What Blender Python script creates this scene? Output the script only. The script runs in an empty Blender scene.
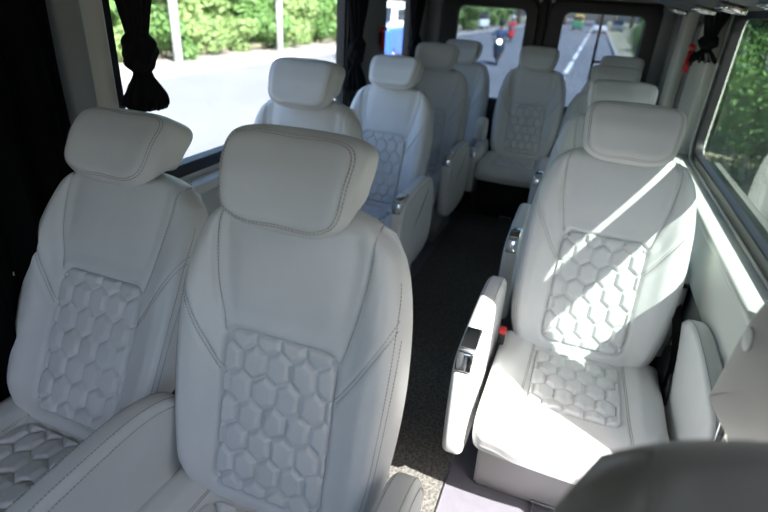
import bpy, bmesh, math, random
from math import sin, cos, pi, sqrt, radians as R, exp
from mathutils import Vector, Matrix
random.seed(7)
sc = bpy.context.scene
COL = sc.collection

# ------------------------------------------------------------ materials
def mat(name, col, rough=.5, metal=0, bump=0, bscale=200, spec=.5, vary=0, vscale=6, emit=None, coat=0, sheen=0):
    m = bpy.data.materials.new(name); m.use_nodes = True
    nt = m.node_tree; b = nt.nodes['Principled BSDF']
    b.inputs['Base Color'].default_value = (*col, 1)
    b.inputs['Roughness'].default_value = rough
    b.inputs['Metallic'].default_value = metal
    b.inputs['Specular IOR Level'].default_value = spec
    b.inputs['Coat Weight'].default_value = coat
    b.inputs['Sheen Weight'].default_value = sheen
    tc = nt.nodes.new('ShaderNodeTexCoord')
    if bump:
        n = nt.nodes.new('ShaderNodeTexNoise'); n.inputs['Scale'].default_value = bscale; n.inputs['Detail'].default_value = 3
        nt.links.new(tc.outputs['Object'], n.inputs['Vector'])
        bp = nt.nodes.new('ShaderNodeBump'); bp.inputs['Strength'].default_value = bump; bp.inputs['Distance'].default_value = .002
        nt.links.new(n.outputs['Fac'], bp.inputs['Height']); nt.links.new(bp.outputs['Normal'], b.inputs['Normal'])
    if vary:
        n = nt.nodes.new('ShaderNodeTexNoise'); n.inputs['Scale'].default_value = vscale; n.inputs['Detail'].default_value = 4
        nt.links.new(tc.outputs['Object'], n.inputs['Vector'])
        r = nt.nodes.new('ShaderNodeValToRGB')
        r.color_ramp.elements[0].position = .3; r.color_ramp.elements[1].position = .7
        r.color_ramp.elements[0].color = (*[c*(1-vary) for c in col], 1)
        r.color_ramp.elements[1].color = (*[min(1, c*(1+vary)) for c in col], 1)
        nt.links.new(n.outputs['Fac'], r.inputs['Fac']); nt.links.new(r.outputs['Color'], b.inputs['Base Color'])
    if emit:
        b.inputs['Emission Color'].default_value = (*emit[0], 1); b.inputs['Emission Strength'].default_value = emit[1]
    return m
LEATHER = mat('leather', (.70, .71, .70), .42, bump=.18, bscale=420, spec=.42, vary=.025, vscale=9)
QUILT = mat('quilted_leather', (.70, .712, .705), .45, bump=.35, bscale=650, spec=.4)
THREAD = mat('thread', (.36, .33, .30), .8)
TRIM = mat('trim_plastic', (.56, .56, .52), .5, bump=.15, bscale=500)
TRIMD = mat('trim_plastic_dark', (.22, .225, .23), .5, bump=.15, bscale=500)
PANEL = mat('wall_panel', (.62, .64, .60), .55, bump=.2, bscale=300)
BLACK = mat('black_plastic', (.012, .012, .013), .45)
RUBBER = mat('rubber', (.015, .015, .017), .4)
CLOTH = mat('black_curtain_cloth', (.004, .004, .005), .9, bump=.5, bscale=300, spec=.2)
BELT = mat('belt_webbing', (.014, .014, .016), .28, bump=.5, bscale=900)
CHROME = mat('chrome', (.75, .76, .78), .12, metal=1)
STEEL = mat('steel', (.4, .41, .42), .35, metal=1)
REDP = mat('red_plastic', (.6, .02, .025), .35)
BASE = mat('seat_base_vinyl', (.50, .49, .48), .5, bump=.2, bscale=300)
VINYL = mat('floor_vinyl', (.15, .145, .17), .6, bump=.3, bscale=250, vary=.06, vscale=30)
SHADEBASE = mat('shaded_seat_base', (.022, .023, .026), .75, bump=.3, bscale=250)  # rear seat base colour with the shade painted in
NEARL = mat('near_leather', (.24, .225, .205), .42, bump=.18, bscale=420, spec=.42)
SHELL = mat('seat_shell', (.36, .34, .345), .32, bump=.1, bscale=300)
CAPW = mat('pivot_cap_white', (.8, .8, .82), .3)
HEAD = mat('headliner', (.30, .29, .26), .9, bump=.3, bscale=300)
DUCT = mat('duct_plastic', (.03, .033, .036), .45)
DUCTB = mat('duct_grille', (.04, .07, .10), .6, bump=.9, bscale=120)
def glass(name, tint, ior=1.52):
    m = bpy.data.materials.new(name); m.use_nodes = True; nt = m.node_tree; nt.nodes.clear()
    o = nt.nodes.new('ShaderNodeOutputMaterial'); mx = nt.nodes.new('ShaderNodeMixShader')
    t = nt.nodes.new('ShaderNodeBsdfTransparent'); t.inputs[0].default_value = (*[c**.5 for c in tint], 1)
    g = nt.nodes.new('ShaderNodeBsdfGlossy'); g.inputs['Roughness'].default_value = .01
    fr = nt.nodes.new('ShaderNodeFresnel'); fr.inputs[0].default_value = ior
    ge = nt.nodes.new('ShaderNodeNewGeometry'); iv = nt.nodes.new('ShaderNodeMath'); iv.operation = 'SUBTRACT'; iv.inputs[0].default_value = 1
    nt.links.new(ge.outputs['Backfacing'], iv.inputs[1]); mu = nt.nodes.new('ShaderNodeMath'); mu.operation = 'MULTIPLY'
    nt.links.new(iv.outputs[0], mu.inputs[0]); nt.links.new(fr.outputs[0], mu.inputs[1])
    nt.links.new(mu.outputs[0], mx.inputs[0]); nt.links.new(t.outputs[0], mx.inputs[1]); nt.links.new(g.outputs[0], mx.inputs[2])
    nt.links.new(mx.outputs[0], o.inputs[0]); return m
GL_CLEAR = glass('clear_glass', (.80, .85, .90))
GL_RIGHT = glass('tinted_side_glass', (.38, .45, .42), 2.4)
GL_REAR = glass('tinted_rear_glass', (.17, .22, .29), 1.6)
def carpet_mat():
    m = mat('carpet_pile', (.3, .29, .27), .95)
    nt = m.node_tree; b = nt.nodes['Principled BSDF']; tc = nt.nodes.new('ShaderNodeTexCoord')
    v = nt.nodes.new('ShaderNodeTexVoronoi'); v.inputs['Scale'].default_value = 95
    nt.links.new(tc.outputs['Object'], v.inputs['Vector'])
    n = nt.nodes.new('ShaderNodeTexNoise'); n.inputs['Scale'].default_value = 120; nt.links.new(tc.outputs['Object'], n.inputs['Vector'])
    mm = nt.nodes.new('ShaderNodeMath'); mm.operation = 'MULTIPLY'
    nt.links.new(v.outputs['Distance'], mm.inputs[0]); nt.links.new(n.outputs['Fac'], mm.inputs[1])
    r = nt.nodes.new('ShaderNodeValToRGB'); r.color_ramp.elements[0].position = .05; r.color_ramp.elements[1].position = .4
    r.color_ramp.elements[0].color = (.06, .058, .054, 1); r.color_ramp.elements[1].color = (.17, .165, .15, 1)
    nt.links.new(mm.outputs[0], r.inputs['Fac']); nt.links.new(r.outputs['Color'], b.inputs['Base Color'])
    bp = nt.nodes.new('ShaderNodeBump'); bp.inputs['Distance'].default_value = .003; nt.links.new(mm.outputs[0], bp.inputs['Height']); nt.links.new(bp.outputs['Normal'], b.inputs['Normal'])
    return m
CARPET = carpet_mat()
ROAD = mat('asphalt', (.155, .158, .165), .9, bump=.5, bscale=30, vary=.12, vscale=.35)
PAVE = mat('paving', (.24, .215, .18), .9, vary=.15, vscale=2)
KERB = mat('kerb_concrete', (.36, .34, .31), .85, vary=.1, vscale=2)
LINE = mat('road_line_paint', (.8, .8, .78), .7)
EARTH = mat('earth', (.26, .24, .15), 1, vary=.3, vscale=1)
BARK = mat('bark', (.20, .15, .10), .9, vary=.3, vscale=8)
LEAF = [mat('leaf_light', (.20, .30, .09), .6, vary=.35, vscale=2), mat('leaf_mid', (.10, .20, .045), .6, vary=.35, vscale=2), mat('leaf_dark', (.045, .10, .03), .6, vary=.35, vscale=1.5)]
WHITEP = mat('white_paint', (.75, .76, .76), .5)
POSTM = mat('weathered_white', (.42, .42, .40), .8, vary=.2, vscale=5)
BLUEP = mat('blue_paint', (.04, .12, .55), .35)
GREENP = mat('green_paint', (.02, .25, .12), .4)
YELP = mat('yellow_cloth', (.7, .45, .08), .6)
DARKG = mat('dark_glass', (.02, .03, .04), .1)
NAVY = mat('navy_shirt', (.06, .09, .16), .8)
PINKS = mat('red_shirt', (.6, .06, .10), .8)
SKIN = mat('skin', (.35, .20, .13), .6)
LAMPON = mat('lit_headlamp', (1, 1, 1), .3, emit=((1, .98, .92), 14))
SALMON = mat('pale_wall', (.62, .58, .52), .9)

# ------------------------------------------------------------ helpers
def link(name, me, m, parent=None, smooth=True):
    o = bpy.data.objects.new(name, me); COL.objects.link(o)
    if m is not None and not me.materials: me.materials.append(m)
    if smooth:
        for p in me.polygons: p.use_smooth = True
    if parent: o.parent = parent
    return o
def obj(name, bm, m, parent=None, smooth=True, ang=None):
    bmesh.ops.recalc_face_normals(bm, faces=bm.faces)
    me = bpy.data.meshes.new(name); bm.to_mesh(me); bm.free()
    o = link(name, me, m, parent, smooth)
    if ang is not None: me.set_sharp_from_angle(angle=R(ang))
    return o
def empty(name, loc, rz=0):
    o = bpy.data.objects.new(name, None); COL.objects.link(o); o.location = loc; o.rotation_euler = (0, 0, rz)
    o.empty_display_size = .1; return o
def tag(o, label, cat, group=None, kind=None):
    o['label'] = label; o['category'] = cat
    if group: o['group'] = group
    if kind: o['kind'] = kind
    return o
def struct(o, label=None):
    o['kind'] = 'structure'
    if label: o['label'] = label
    return o
def add_box(bm, c, s, bev=0, seg=2, rot=None):
    r = bmesh.ops.create_cube(bm, size=1); vs = r['verts']
    bmesh.ops.scale(bm, vec=s, verts=vs)
    if bev:
        es = list({e for v in vs for e in v.link_edges})
        rr = bmesh.ops.bevel(bm, geom=es, offset=bev, segments=seg, affect='EDGES', profile=.5)
        vs = list({v for f in rr['faces'] for v in f.verts} | {v for v in vs if v.is_valid})
    M = Matrix.Translation(c)
    if rot is not None: M = M @ rot.to_4x4()
    bmesh.ops.transform(bm, matrix=M, verts=vs)
def box(c, s, bev=0, rot=None):
    bm = bmesh.new(); add_box(bm, c, s, bev, rot=rot); return bm
def boxb(x0, x1, y0, y1, z0, z1, bev=0, bm=None):
    b = bm or bmesh.new(); add_box(b, ((x0+x1)/2, (y0+y1)/2, (z0+z1)/2), (x1-x0, y1-y0, z1-z0), bev); return b
def add_tube(bm, pts, r, n=10, cap=True):
    pts = [Vector(p) for p in pts]; rings = []
    up = Vector((0, 0, 1)); prev = None
    for i, p in enumerate(pts):
        t = (pts[min(i+1, len(pts)-1)]-pts[max(i-1, 0)]).normalized()
        a = prev if prev is not None else (t.cross(up) if abs(t.z) < .95 else t.cross(Vector((1, 0, 0))))
        a = (a - t*a.dot(t)).normalized(); prev = a; b = t.cross(a)
        rr = r[i] if isinstance(r, (list, tuple)) else r
        rings.append([bm.verts.new(p+a*cos(2*pi*k/n)*rr+b*sin(2*pi*k/n)*rr) for k in range(n)])
    for i in range(len(rings)-1):
        for k in range(n): bm.faces.new((rings[i][k], rings[i][(k+1) % n], rings[i+1][(k+1) % n], rings[i+1][k]))
    if cap: bm.faces.new(rings[0]); bm.faces.new(rings[-1][::-1])
    return bm
def tube(pts, r, n=10): return add_tube(bmesh.new(), pts, r, n)
def add_disc(bm, c, axis, r, t, n=24, bev=.15):
    c = Vector(c); axis = Vector(axis).normalized()
    return add_tube(bm, [c-axis*t/2, c-axis*t*(.5-bev), c+axis*t*(.5-bev), c+axis*t/2], [r*.93, r, r, r*.93], n)
def lerp(a, b, t): return a+(b-a)*t
def sstep(a, b, x):
    t = min(1, max(0, (x-a)/(b-a))); return t*t*(3-2*t)
def interp(tab, x):
    if x <= tab[0][0]: return tab[0][1]
    for i in range(len(tab)-1):
        (x0, y0), (x1, y1) = tab[i], tab[i+1]
        if x <= x1:
            m0 = (tab[i+1][1]-tab[max(i-1, 0)][1])/(tab[i+1][0]-tab[max(i-1, 0)][0])
            j = min(i+2, len(tab)-1); m1 = (tab[j][1]-y0)/(tab[j][0]-x0)
            h = x1-x0; t = (x-x0)/h
            return (2*t**3-3*t*t+1)*y0+(t**3-2*t*t+t)*h*m0+(-2*t**3+3*t*t)*y1+(t**3-t*t)*h*m1
    return tab[-1][1]
def rounded_rect(x0, x1, y0, y1, r, n=8):
    out = []
    for cx, cy, a0 in ((x1-r, y1-r, 0), (x0+r, y1-r, 90), (x0+r, y0+r, 180), (x1-r, y0+r, 270)):
        for k in range(n+1):
            a = R(a0+90*k/n); out.append((cx+r*cos(a), cy+r*sin(a)))
    return out
def plate(loops, th, M, bev=0):
    """outline with holes, extruded: x,y of loops -> plane of M"""
    cu = bpy.data.curves.new('plate', 'CURVE'); cu.dimensions = '2D'; cu.fill_mode = 'BOTH'; cu.extrude = th/2; cu.bevel_depth = bev
    for lp in loops:
        s = cu.splines.new('POLY'); s.points.add(len(lp)-1); s.use_cyclic_u = True
        for p, q in zip(s.points, lp): p.co = (q[0], q[1], 0, 1)
    o = bpy.data.objects.new('plate', cu); COL.objects.link(o)
    dg = bpy.context.evaluated_depsgraph_get(); me = bpy.data.meshes.new_from_object(o.evaluated_get(dg))
    bpy.data.objects.remove(o); bpy.data.curves.remove(cu)
    bm = bmesh.new(); bm.from_mesh(me); bpy.data.meshes.remove(me)
    bmesh.ops.remove_doubles(bm, verts=bm.verts, dist=1e-5)
    bmesh.ops.transform(bm, matrix=M, verts=bm.verts); return bm
def MYZ(x): return Matrix(((0, 0, 1, x), (1, 0, 0, 0), (0, 1, 0, 0), (0, 0, 0, 1)))     # (y,z) loops on plane x
def MXZ(y): return Matrix(((1, 0, 0, 0), (0, 0, 1, y), (0, 1, 0, 0), (0, 0, 0, 1)))     # (x,z) loops on plane y
def chaikin(p, it=2):
    for _ in range(it):
        q = []
        for i in range(len(p)):
            a, b = p[i], p[(i+1) % len(p)]
            q += [(.75*a[0]+.25*b[0], .75*a[1]+.25*b[1]), (.25*a[0]+.75*b[0], .25*a[1]+.75*b[1])]
        p = q
    return p
def pad(profile, x0, x1, r, seg=5, M=None, bm=None, bulge=0):
    """soft-edged slab: closed profile in (y,z), extruded along x with rounded rims"""
    bm = bm or bmesh.new(); n = len(profile)
    area = sum(profile[i][0]*profile[(i+1) % n][1]-profile[(i+1) % n][0]*profile[i][1] for i in range(n))
    if area < 0: profile = profile[::-1]
    nor = []
    for i in range(n):
        a, b = profile[i-1], profile[(i+1) % n]; d = Vector((b[1]-a[1], -(b[0]-a[0]))).normalized(); nor.append(d)
    steps = []
    for k in range(seg+1):
        t = pi/2*k/seg; steps.append((x0+r*(1-sin(t)) if 0 else x0+r*(1-sin(t)), r*(1-cos(t))))
    steps = [(x0+r-r*cos(pi/2*k/seg), r-r*sin(pi/2*k/seg)) for k in range(seg+1)]
    steps += [(x1-r+r*sin(pi/2*k/seg), r-r*cos(pi/2*k/seg)) for k in range(seg+1)]
    rings = []
    for x, ins in steps:
        rings.append([bm.verts.new((x, p[0]-q[0]*ins, p[1]-q[1]*ins)) for p, q in zip(profile, nor)])
    for i in range(len(rings)-1):
        for k in range(n): bm.faces.new((rings[i][k], rings[i][(k+1) % n], rings[i+1][(k+1) % n], rings[i+1][k]))
    cy = sum(p[0] for p in profile)/n; cz = sum(p[1] for p in profile)/n
    for rg, xx in ((rings[0], x0-bulge), (rings[-1], x1+bulge)):
        inner = [bm.verts.new((lerp(v.co.x, xx, .8), lerp(v.co.y, cy, .45), lerp(v.co.z, cz, .45))) for v in rg]
        c = bm.verts.new((xx, cy, cz))
        for k in range(n):
            bm.faces.new((rg[k], rg[(k+1) % n], inner[(k+1) % n], inner[k])); bm.faces.new((inner[k], inner[(k+1) % n], c))
    if M is not None: bmesh.ops.transform(bm, matrix=M, verts=bm.verts)
    return bm
def rounded_block(bm, hx, hy, hz, r, n=12, fn=None):
    """cube grid mapped onto a box with radius r, then fn(point)"""
    vs = {}
    def V(i, j, k):
        key = (i, j, k)
        if key not in vs:
            p = []
            for a, h in ((i, hx), (j, hy), (k, hz)):
                t = a/n*2-1; p.append(t)
            q = Vector([h*(sin(t*pi/2)*.35+t*.65) for t, h in zip(p, (hx, hy, hz))])
            inn = Vector([max(-(h-r), min(h-r, c)) for c, h in zip(q, (hx, hy, hz))])
            d = q-inn
            if d.length > 1e-9: q = inn+d.normalized()*r
            vs[key] = bm.verts.new(fn(q) if fn else q)
        return vs[key]
    for a in range(n):
        for b in range(n):
            for s in (0, n):
                for f in ((s, a, b, 0), (a, s, b, 1), (a, b, s, 2)):
                    if f[3] == 0: q = [(s, a, b), (s, a+1, b), (s, a+1, b+1), (s, a, b+1)]
                    elif f[3] == 1: q = [(a, s, b), (a+1, s, b), (a+1, s, b+1), (a, s, b+1)]
                    else: q = [(a, b, s), (a+1, b, s), (a+1, b+1, s), (a, b+1, s)]
                    bm.faces.new([V(*c) for c in q])
    return bm
def kids(o): return [c for c in COL.objects if c.parent == o]
def copy_tree(o, parent=None, skip=()):
    c = o.copy(); COL.objects.link(c); c.parent = parent
    for ch in kids(o):
        if ch.name.split('.')[0] in skip or ch.get('side') in skip: continue
        copy_tree(ch, c, skip)
    return c

# ------------------------------------------------------------ seat
JZ = .43
PHW, PV1, PV2 = .137, .038, .437            # quilted panel of the backrest
WTAB = [(-.04, .20), (0, .222), (.08, .252), (.2, .268), (.35, .274), (.48, .268), (.57, .256), (.64, .238), (.70, .208), (.76, .17)]
def Wv(v): return interp(WTAB, v)
SEAMS = []
for s in (-1, 1):
    SEAMS.append([(s*.165, .74), (s*.178, .66), (s*.168, .55), (s*.150, .47), (s*.139, .425)])
    SEAMS.append([(s*.262, .56), (s*.238, .50), (s*.20, .43), (s*.168, .375), (s*.141, .335)])
    SEAMS.append([(s*.232, .66), (s*.250, .58), (s*.257, .45), (s*.254, .30), (s*.245, .16), (s*.222, .02)])
def smooth_poly(p, n=8):
    out = []
    for i in range(len(p)-1):
        p0, p1, p2, p3 = p[max(i-1, 0)], p[i], p[i+1], p[min(i+2, len(p)-1)]
        for k in range(n):
            t = k/n
            out.append(tuple(.5*((2*p1[a])+(-p0[a]+p2[a])*t+(2*p0[a]-5*p1[a]+4*p2[a]-p3[a])*t*t+(-p0[a]+3*p1[a]-3*p2[a]+p3[a])*t**3) for a in (0, 1)))
    out.append(p[-1]); return out
SEAMP = [smooth_poly(s) for s in SEAMS]
def dseg(p, a, b):
    ax, ay = a; bx, by = b; dx, dy = bx-ax, by-ay; l = dx*dx+dy*dy
    t = max(0, min(1, ((p[0]-ax)*dx+(p[1]-ay)*dy)/l)) if l else 0
    return math.hypot(p[0]-ax-dx*t, p[1]-ay-dy*t)
def dpoly(p, poly):
    return min(dseg(p, poly[i], poly[i+1]) for i in range(len(poly)-1))
def panel_d(u, v, hw, v1, v2, r=.035):
    qx = abs(u)-(hw-r); qy = abs(v-(v1+v2)/2)-((v2-v1)/2-r)
    return r-(math.hypot(max(qx, 0), max(qy, 0))+min(max(qx, qy), 0))       # >0 inside
def front(u, v):
    """forward bulge of the backrest, before the rim rounding"""
    a = abs(u)
    o = .030*sstep(.135, .215, a)*sstep(-.02, .10, v)*(1-.55*sstep(.50, .70, v))
    o += .012*sstep(.43, .56, v)*(1-sstep(.62, .74, v))*(1-sstep(.10, .18, a))
    pd = panel_d(u, v, PHW, PV1, PV2)
    o -= .012*sstep(-.006, .006, pd)
    o += .004*sstep(-.05, -.012, pd)*(1-sstep(-.012, .0, pd))
    eu = 1-sstep(.15, .6, (a-(Wv(v)-.05))/.05)
    for i, s in enumerate(SEAMP):
        if abs(s[0][0]-u) > .2 and u*s[0][0] < 0: continue
        d = dpoly((u, v), s)
        if d < .03: o -= eu*(.0034*exp(-(d/.0035)**2) - .0022*exp(-((d-.014)/.01)**2))
    return o
def rim(s, v, vt):
    RR = .050; W = Wv(v)
    es = max(0, (abs(s)*W-(W-RR))/RR); et = max(0, (v-(vt-RR))/RR); eb = max(0, ((.01)-(v))/.04)
    e = min(1, sqrt(es*es+et*et+eb*eb*.6)); return RR*(1-sqrt(max(0, 1-e*e))), e
def back_bm():
    bm = bmesh.new(); NU, NV = 104, 130
    def vt(s): return .745-.040*abs(s)**2.6
    def grid(side):
        g = []
        for j in range(NV+1):
            row = []
            t = j/NV; t = t*.7+.3*sin(t*pi/2)
            for i in range(NU+1):
                s = i/NU*2-1; s = .6*s+.4*sin(s*pi/2)
                v = -.035+(vt(s)+.035)*t; u = Wv(v)*s
                rr, e = rim(s, v, vt(s))
                if side == 0: o = front(u, v)*(1-e**6)-rr
                else: o = -.115+.03*(abs(s)**4)+rr*.6-.015*sin(pi*min(1, max(0, v/.7)))
                row.append((u, v, o))
            g.append(row)
        return g
    f, b = grid(0), grid(1)
    def P(q): return bm.verts.new((q[0], -q[2], q[1]))     # local: x, -out, v ; recline applied by the object
    F = [[P(q) for q in row] for row in f]
    st = 4
    Bk = {}
    def BV(j, i):
        if (j, i) not in Bk: Bk[(j, i)] = P(b[j][i])
        return Bk[(j, i)]
    for j in range(NV):
        for i in range(NU):
            bm.faces.new((F[j][i], F[j][i+1], F[j+1][i+1], F[j+1][i]))
            bm.faces.new((BV(j, i), BV(j+1, i), BV(j+1, i+1), BV(j, i+1)))
    bd = [(0, i) for i in range(NU)]+[(j, NU) for j in range(NV)]+[(NV, i) for i in range(NU, 0, -1)]+[(j, 0) for j in range(NV, 0, -1)]
    for k in range(len(bd)):
        a, c = bd[k], bd[(k+1) % len(bd)]
        bm.faces.new((F[a[0]][a[1]], BV(*a), BV(*c), F[c[0]][c[1]]))
    return bm
HW_, HL, HS = .0610, .044, .021           # hexagon width, upright side, slanted rise
def hexd(x, y):
    best = -1
    ph = HL+HS
    r0 = round(y/ph)
    for r in (r0-1, r0, r0+1):
        ox = HW_/2 if r % 2 else 0
        cx = round((x-ox)/HW_)*HW_+ox
        for c in (cx-HW_, cx, cx+HW_):
            dx, dy = abs(x-c), abs(y-r*ph)
            k = HS/(HW_/2)
            d = min(HW_/2-dx, (HL/2+HS-dy-k*dx)/sqrt(1+k*k))
            best = max(best, d)
    return max(0, best)
def quilt_bm(hw, v1, v2, res=.0026, xf=None, oy=.0):
    bm = bmesh.new(); nu = int(2*hw/res); nv = int((v2-v1)/res); g = []
    for j in range(nv+1):
        row = []
        for i in range(nu+1):
            u = -hw+2*hw*i/nu; v = v1+(v2-v1)*j/nv
            # pull the corners in to round them
            r = .035; qx = abs(u)-(hw-r); qy = abs(v-(v1+v2)/2)-((v2-v1)/2-r)
            if qx > 0 and qy > 0:
                m = max(qx, qy); l = math.hypot(qx, qy); k = m/l
                u2 = math.copysign(hw-r+qx*k, u); v2_ = (v1+v2)/2+math.copysign((v2-v1)/2-r+qy*k, v-(v1+v2)/2)
            else: u2, v2_ = u, v
            pd = panel_d(u2, v2_, hw, v1, v2)
            d = min(hexd(u2, v2_-(v1+v2)/2+oy), .5)
            t = min(1, d/.0155); o = .0125*(1-(1-t)**2.3)-.0040
            o += .0007*sin(d*2*pi/.0045)*(t > .35)
            o = lerp(-.010, o, sqrt(max(0, 1-(1-min(1, max(0, pd)/.010))**2)))
            p = (u2, -o, v2_)
            row.append(bm.verts.new(xf(p) if xf else p))
        g.append(row)
    for j in range(nv):
        for i in range(nu): bm.faces.new((g[j][i], g[j][i+1], g[j+1][i+1], g[j+1][i]))
    return bm
def stitches(polys3, bm=None, L=.0052, gap=.0026, r=.0008):
    bm = bm or bmesh.new()
    for P in polys3:
        P = [Vector(p) for p in P]; pos = 0; nxt = 0
        for a, b in zip(P[:-1], P[1:]):
            l = (b-a).length
            if l < 1e-6: continue
            d = (b-a)/l
            while nxt < pos+l:
                c = a+d*(nxt-pos)+d*L/2
                q = d.to_track_quat('X', 'Z').to_matrix()
                add_box(bm, c, (L, r*2, r*1.6), rot=q); nxt += L+gap
            pos += l
    return bm
def on_back(u, v, lift=.0004):
    W = Wv(v); s = max(-1, min(1, u/W)); rr, e = rim(s, v, .745-.04*abs(s)**2.6)
    return (u, -(front(u, v)*(1-e**6)-rr+lift), v)
HX, HY, HZ, HR = .157, .070, .099, .046
def headrest_fn(q):
    # q: x across, y depth (front negative), z up; centre at v=.78
    x, y, z = q
    tz = (z+HZ)/(2*HZ)
    x *= lerp(.88, 1.0, tz)
    fr = max(0, min(1, (-y+.06)/.12))
    if z < 0: z = lerp(z*.42, z, sstep(.15, .80, fr))          # front lip hangs lower than the back
    z += .008*(1-(x/.15)**2)*sstep(-.05, .05, z) - .003
    y += -.020*(abs(x)/.15)**2.2                                # wings lean forward
    y += -.022*(1-tz) - .028 + .020*sstep(0, HZ, z)
    y -= .006*cos(min(1, abs(x)/.16)*pi/2)
    return Vector((x, y+.037, z+.782))
def hr_pt(dx, dz, M, th):
    """dx,dz on the unit square rim; M 0..1 on the face, then th 0..90 degrees round the edge"""
    n = 4.6+1.0*dz; k = (abs(dx)**n+abs(dz)**n)**(1/n)
    sx, sz = HX*dx/k, HZ*dz/k; L = math.hypot(sx, sz)
    f = (1-HR/L)*M if th is None else 1-(HR-HR*sin(th))/L
    y = HY if th is None else HY-HR*(1-cos(th))
    return sx*f, y, sz*f
def headrest_bm():
    bm = bmesh.new(); n = 34; vs = {}
    def V(i, j, k):
        key = (i, j, k)
        if key in vs: return vs[key]
        x, y, z = i/n*2-1, j/n*2-1, k/n*2-1
        m = max(abs(x), abs(z))
        sg = -1 if y < 0 else 1
        if abs(y) > .9999:
            if m < 1e-9: p = (0, sg*HY, 0)
            elif m <= .72: q = hr_pt(x/m, z/m, m/.72, None); p = (q[0], sg*q[1], q[2])
            else: q = hr_pt(x/m, z/m, 1, (m-.72)/.28*pi/4); p = (q[0], sg*q[1], q[2])
        else:
            a = 1-abs(y); th = pi/4+pi/4*min(1, a/.45); q = hr_pt(x/m, z/m, 1, th)
            yy = q[1] if a < .45 else (HY-HR)*(1-(a-.45)/.55)
            p = (q[0], sg*yy, q[2])
        vs[key] = bm.verts.new(headrest_fn(p)); return vs[key]
    for a in range(n):
        for b in range(n):
            for s in (0, n):
                for t in (0, 1, 2):
                    if t == 0: q = [(s, a, b), (s, a+1, b), (s, a+1, b+1), (s, a, b+1)]
                    elif t == 1: q = [(a, s, b), (a+1, s, b), (a+1, s, b+1), (a, s, b+1)]
                    else: q = [(a, b, s), (a+1, b, s), (a+1, b+1, s), (a, b+1, s)]
                    bm.faces.new([V(*c) for c in q])
    return bm
def headrest_seam():
    out = []
    for th in (R(34), R(43)):
        pts = []; N = 240
        for i in range(N+1):
            t = (i/N*8) % 8
            if t < 2: d = (t-1, 1)
            elif t < 4: d = (1, 3-t)
            elif t < 6: d = (5-t, -1)
            else: d = (-1, t-7)
            q = hr_pt(*d, 1, th); pts.append(headrest_fn((q[0], -q[1]-.0005, q[2])))
        out.append(pts)
    return out
ARM = [(-.500, .34), (-.47, .27), (-.30, .235), (.00, .235), (.10, .30), (.125, .50), (.085, .635), (-.03, .690), (-.20, .690), (-.40, .672), (-.485, .655), (-.510, .58)]
ARMP = chaikin(ARM, 2)
CW = .268
def cushion_top(x, y):
    """height of the cushion; y from -.53 (front) to .03"""
    a = abs(x); z = .448 - .012*sstep(-.2, 0, y) + .018*sstep(.13, .20, a)*(1-.4*sstep(-.35, -.5, -abs(y)))
    z += .010*sstep(-.28, -.40, y)
    return z
CSE = [smooth_poly([(s*.142, .02), (s*.145, -.15), (s*.150, -.33), (s*.158, -.50)]) for s in (-1, 1)]
CP1, CP2, CPH = -.335, -.012, .137
LC = .52
def cushion_bm():
    bm = bmesh.new(); NX, NY = 84, 110; RF = .075; g = []
    for j in range(NY+1):
        row = []
        t = j/NY; L = t*(LC+RF*.57+.03)        # arc length from the rear
        for i in range(NX+1):
            s = i/NX*2-1; s = .65*s+.35*sin(s*pi/2); x = CW*s
            wf = 1
            if L < LC-RF: y = .03-L; z = cushion_top(x, y); ny = (0, 1)
            else:
                a = min(pi/2, (L-(LC-RF))/RF); extra = max(0, L-(LC-RF)-RF*pi/2)
                zt = cushion_top(x, .03-(LC-RF))
                y = .03-(LC-RF)-RF*sin(a)+extra*.25; z = zt-RF*(1-cos(a))-extra; ny = (sin(a), cos(a))
            d = -(.0032)*exp(-(min(dpoly((x, .03-L), c) for c in CSE)/.0035)**2)
            pd = panel_d(x, .03-L, CPH, CP1, CP2); d -= .012*sstep(-.006, .006, pd)
            # front edge bows forward in the middle
            y -= .018*(1-s*s)*sstep(.3, .55, L)
            e = max(0, (abs(x)-(CW-.035))/.035); d -= .035*(1-sqrt(max(0, 1-min(1, e)**2)))
            row.append(bm.verts.new((x, y-ny[0]*d, z+ny[1]*d)))
        g.append(row)
    for j in range(NY):
        for i in range(NX): bm.faces.new((g[j][i], g[j][i+1], g[j+1][i+1], g[j+1][i]))
    # sides and underside
    bd = [g[0][i] for i in range(NX+1)]+[g[j][NX] for j in range(1, NY+1)]+[g[NY][i] for i in range(NX-1, -1, -1)]+[g[j][0] for j in range(NY-1, 0, -1)]
    low = [bm.verts.new((v.co.x*.985, v.co.y if v.co.y > -.46 else v.co.y+.0, min(v.co.z, .35))) for v in bd]
    n = len(bd)
    for k in range(n):
        try: bm.faces.new((bd[k], bd[(k+1) % n], low[(k+1) % n], low[k]))
        except ValueError: pass
    c = bm.verts.new((0, -.2, .35))
    for k in range(n): bm.faces.new((low[k], low[(k+1) % n], c))
    return bm
def cush_quilt_xf(p):
    # panel coordinates (u, -out, vpanel) -> on the cushion: v runs front to back
    u, no, y = p; return (u, y, cushion_top(u, y)-no-.0)

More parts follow.
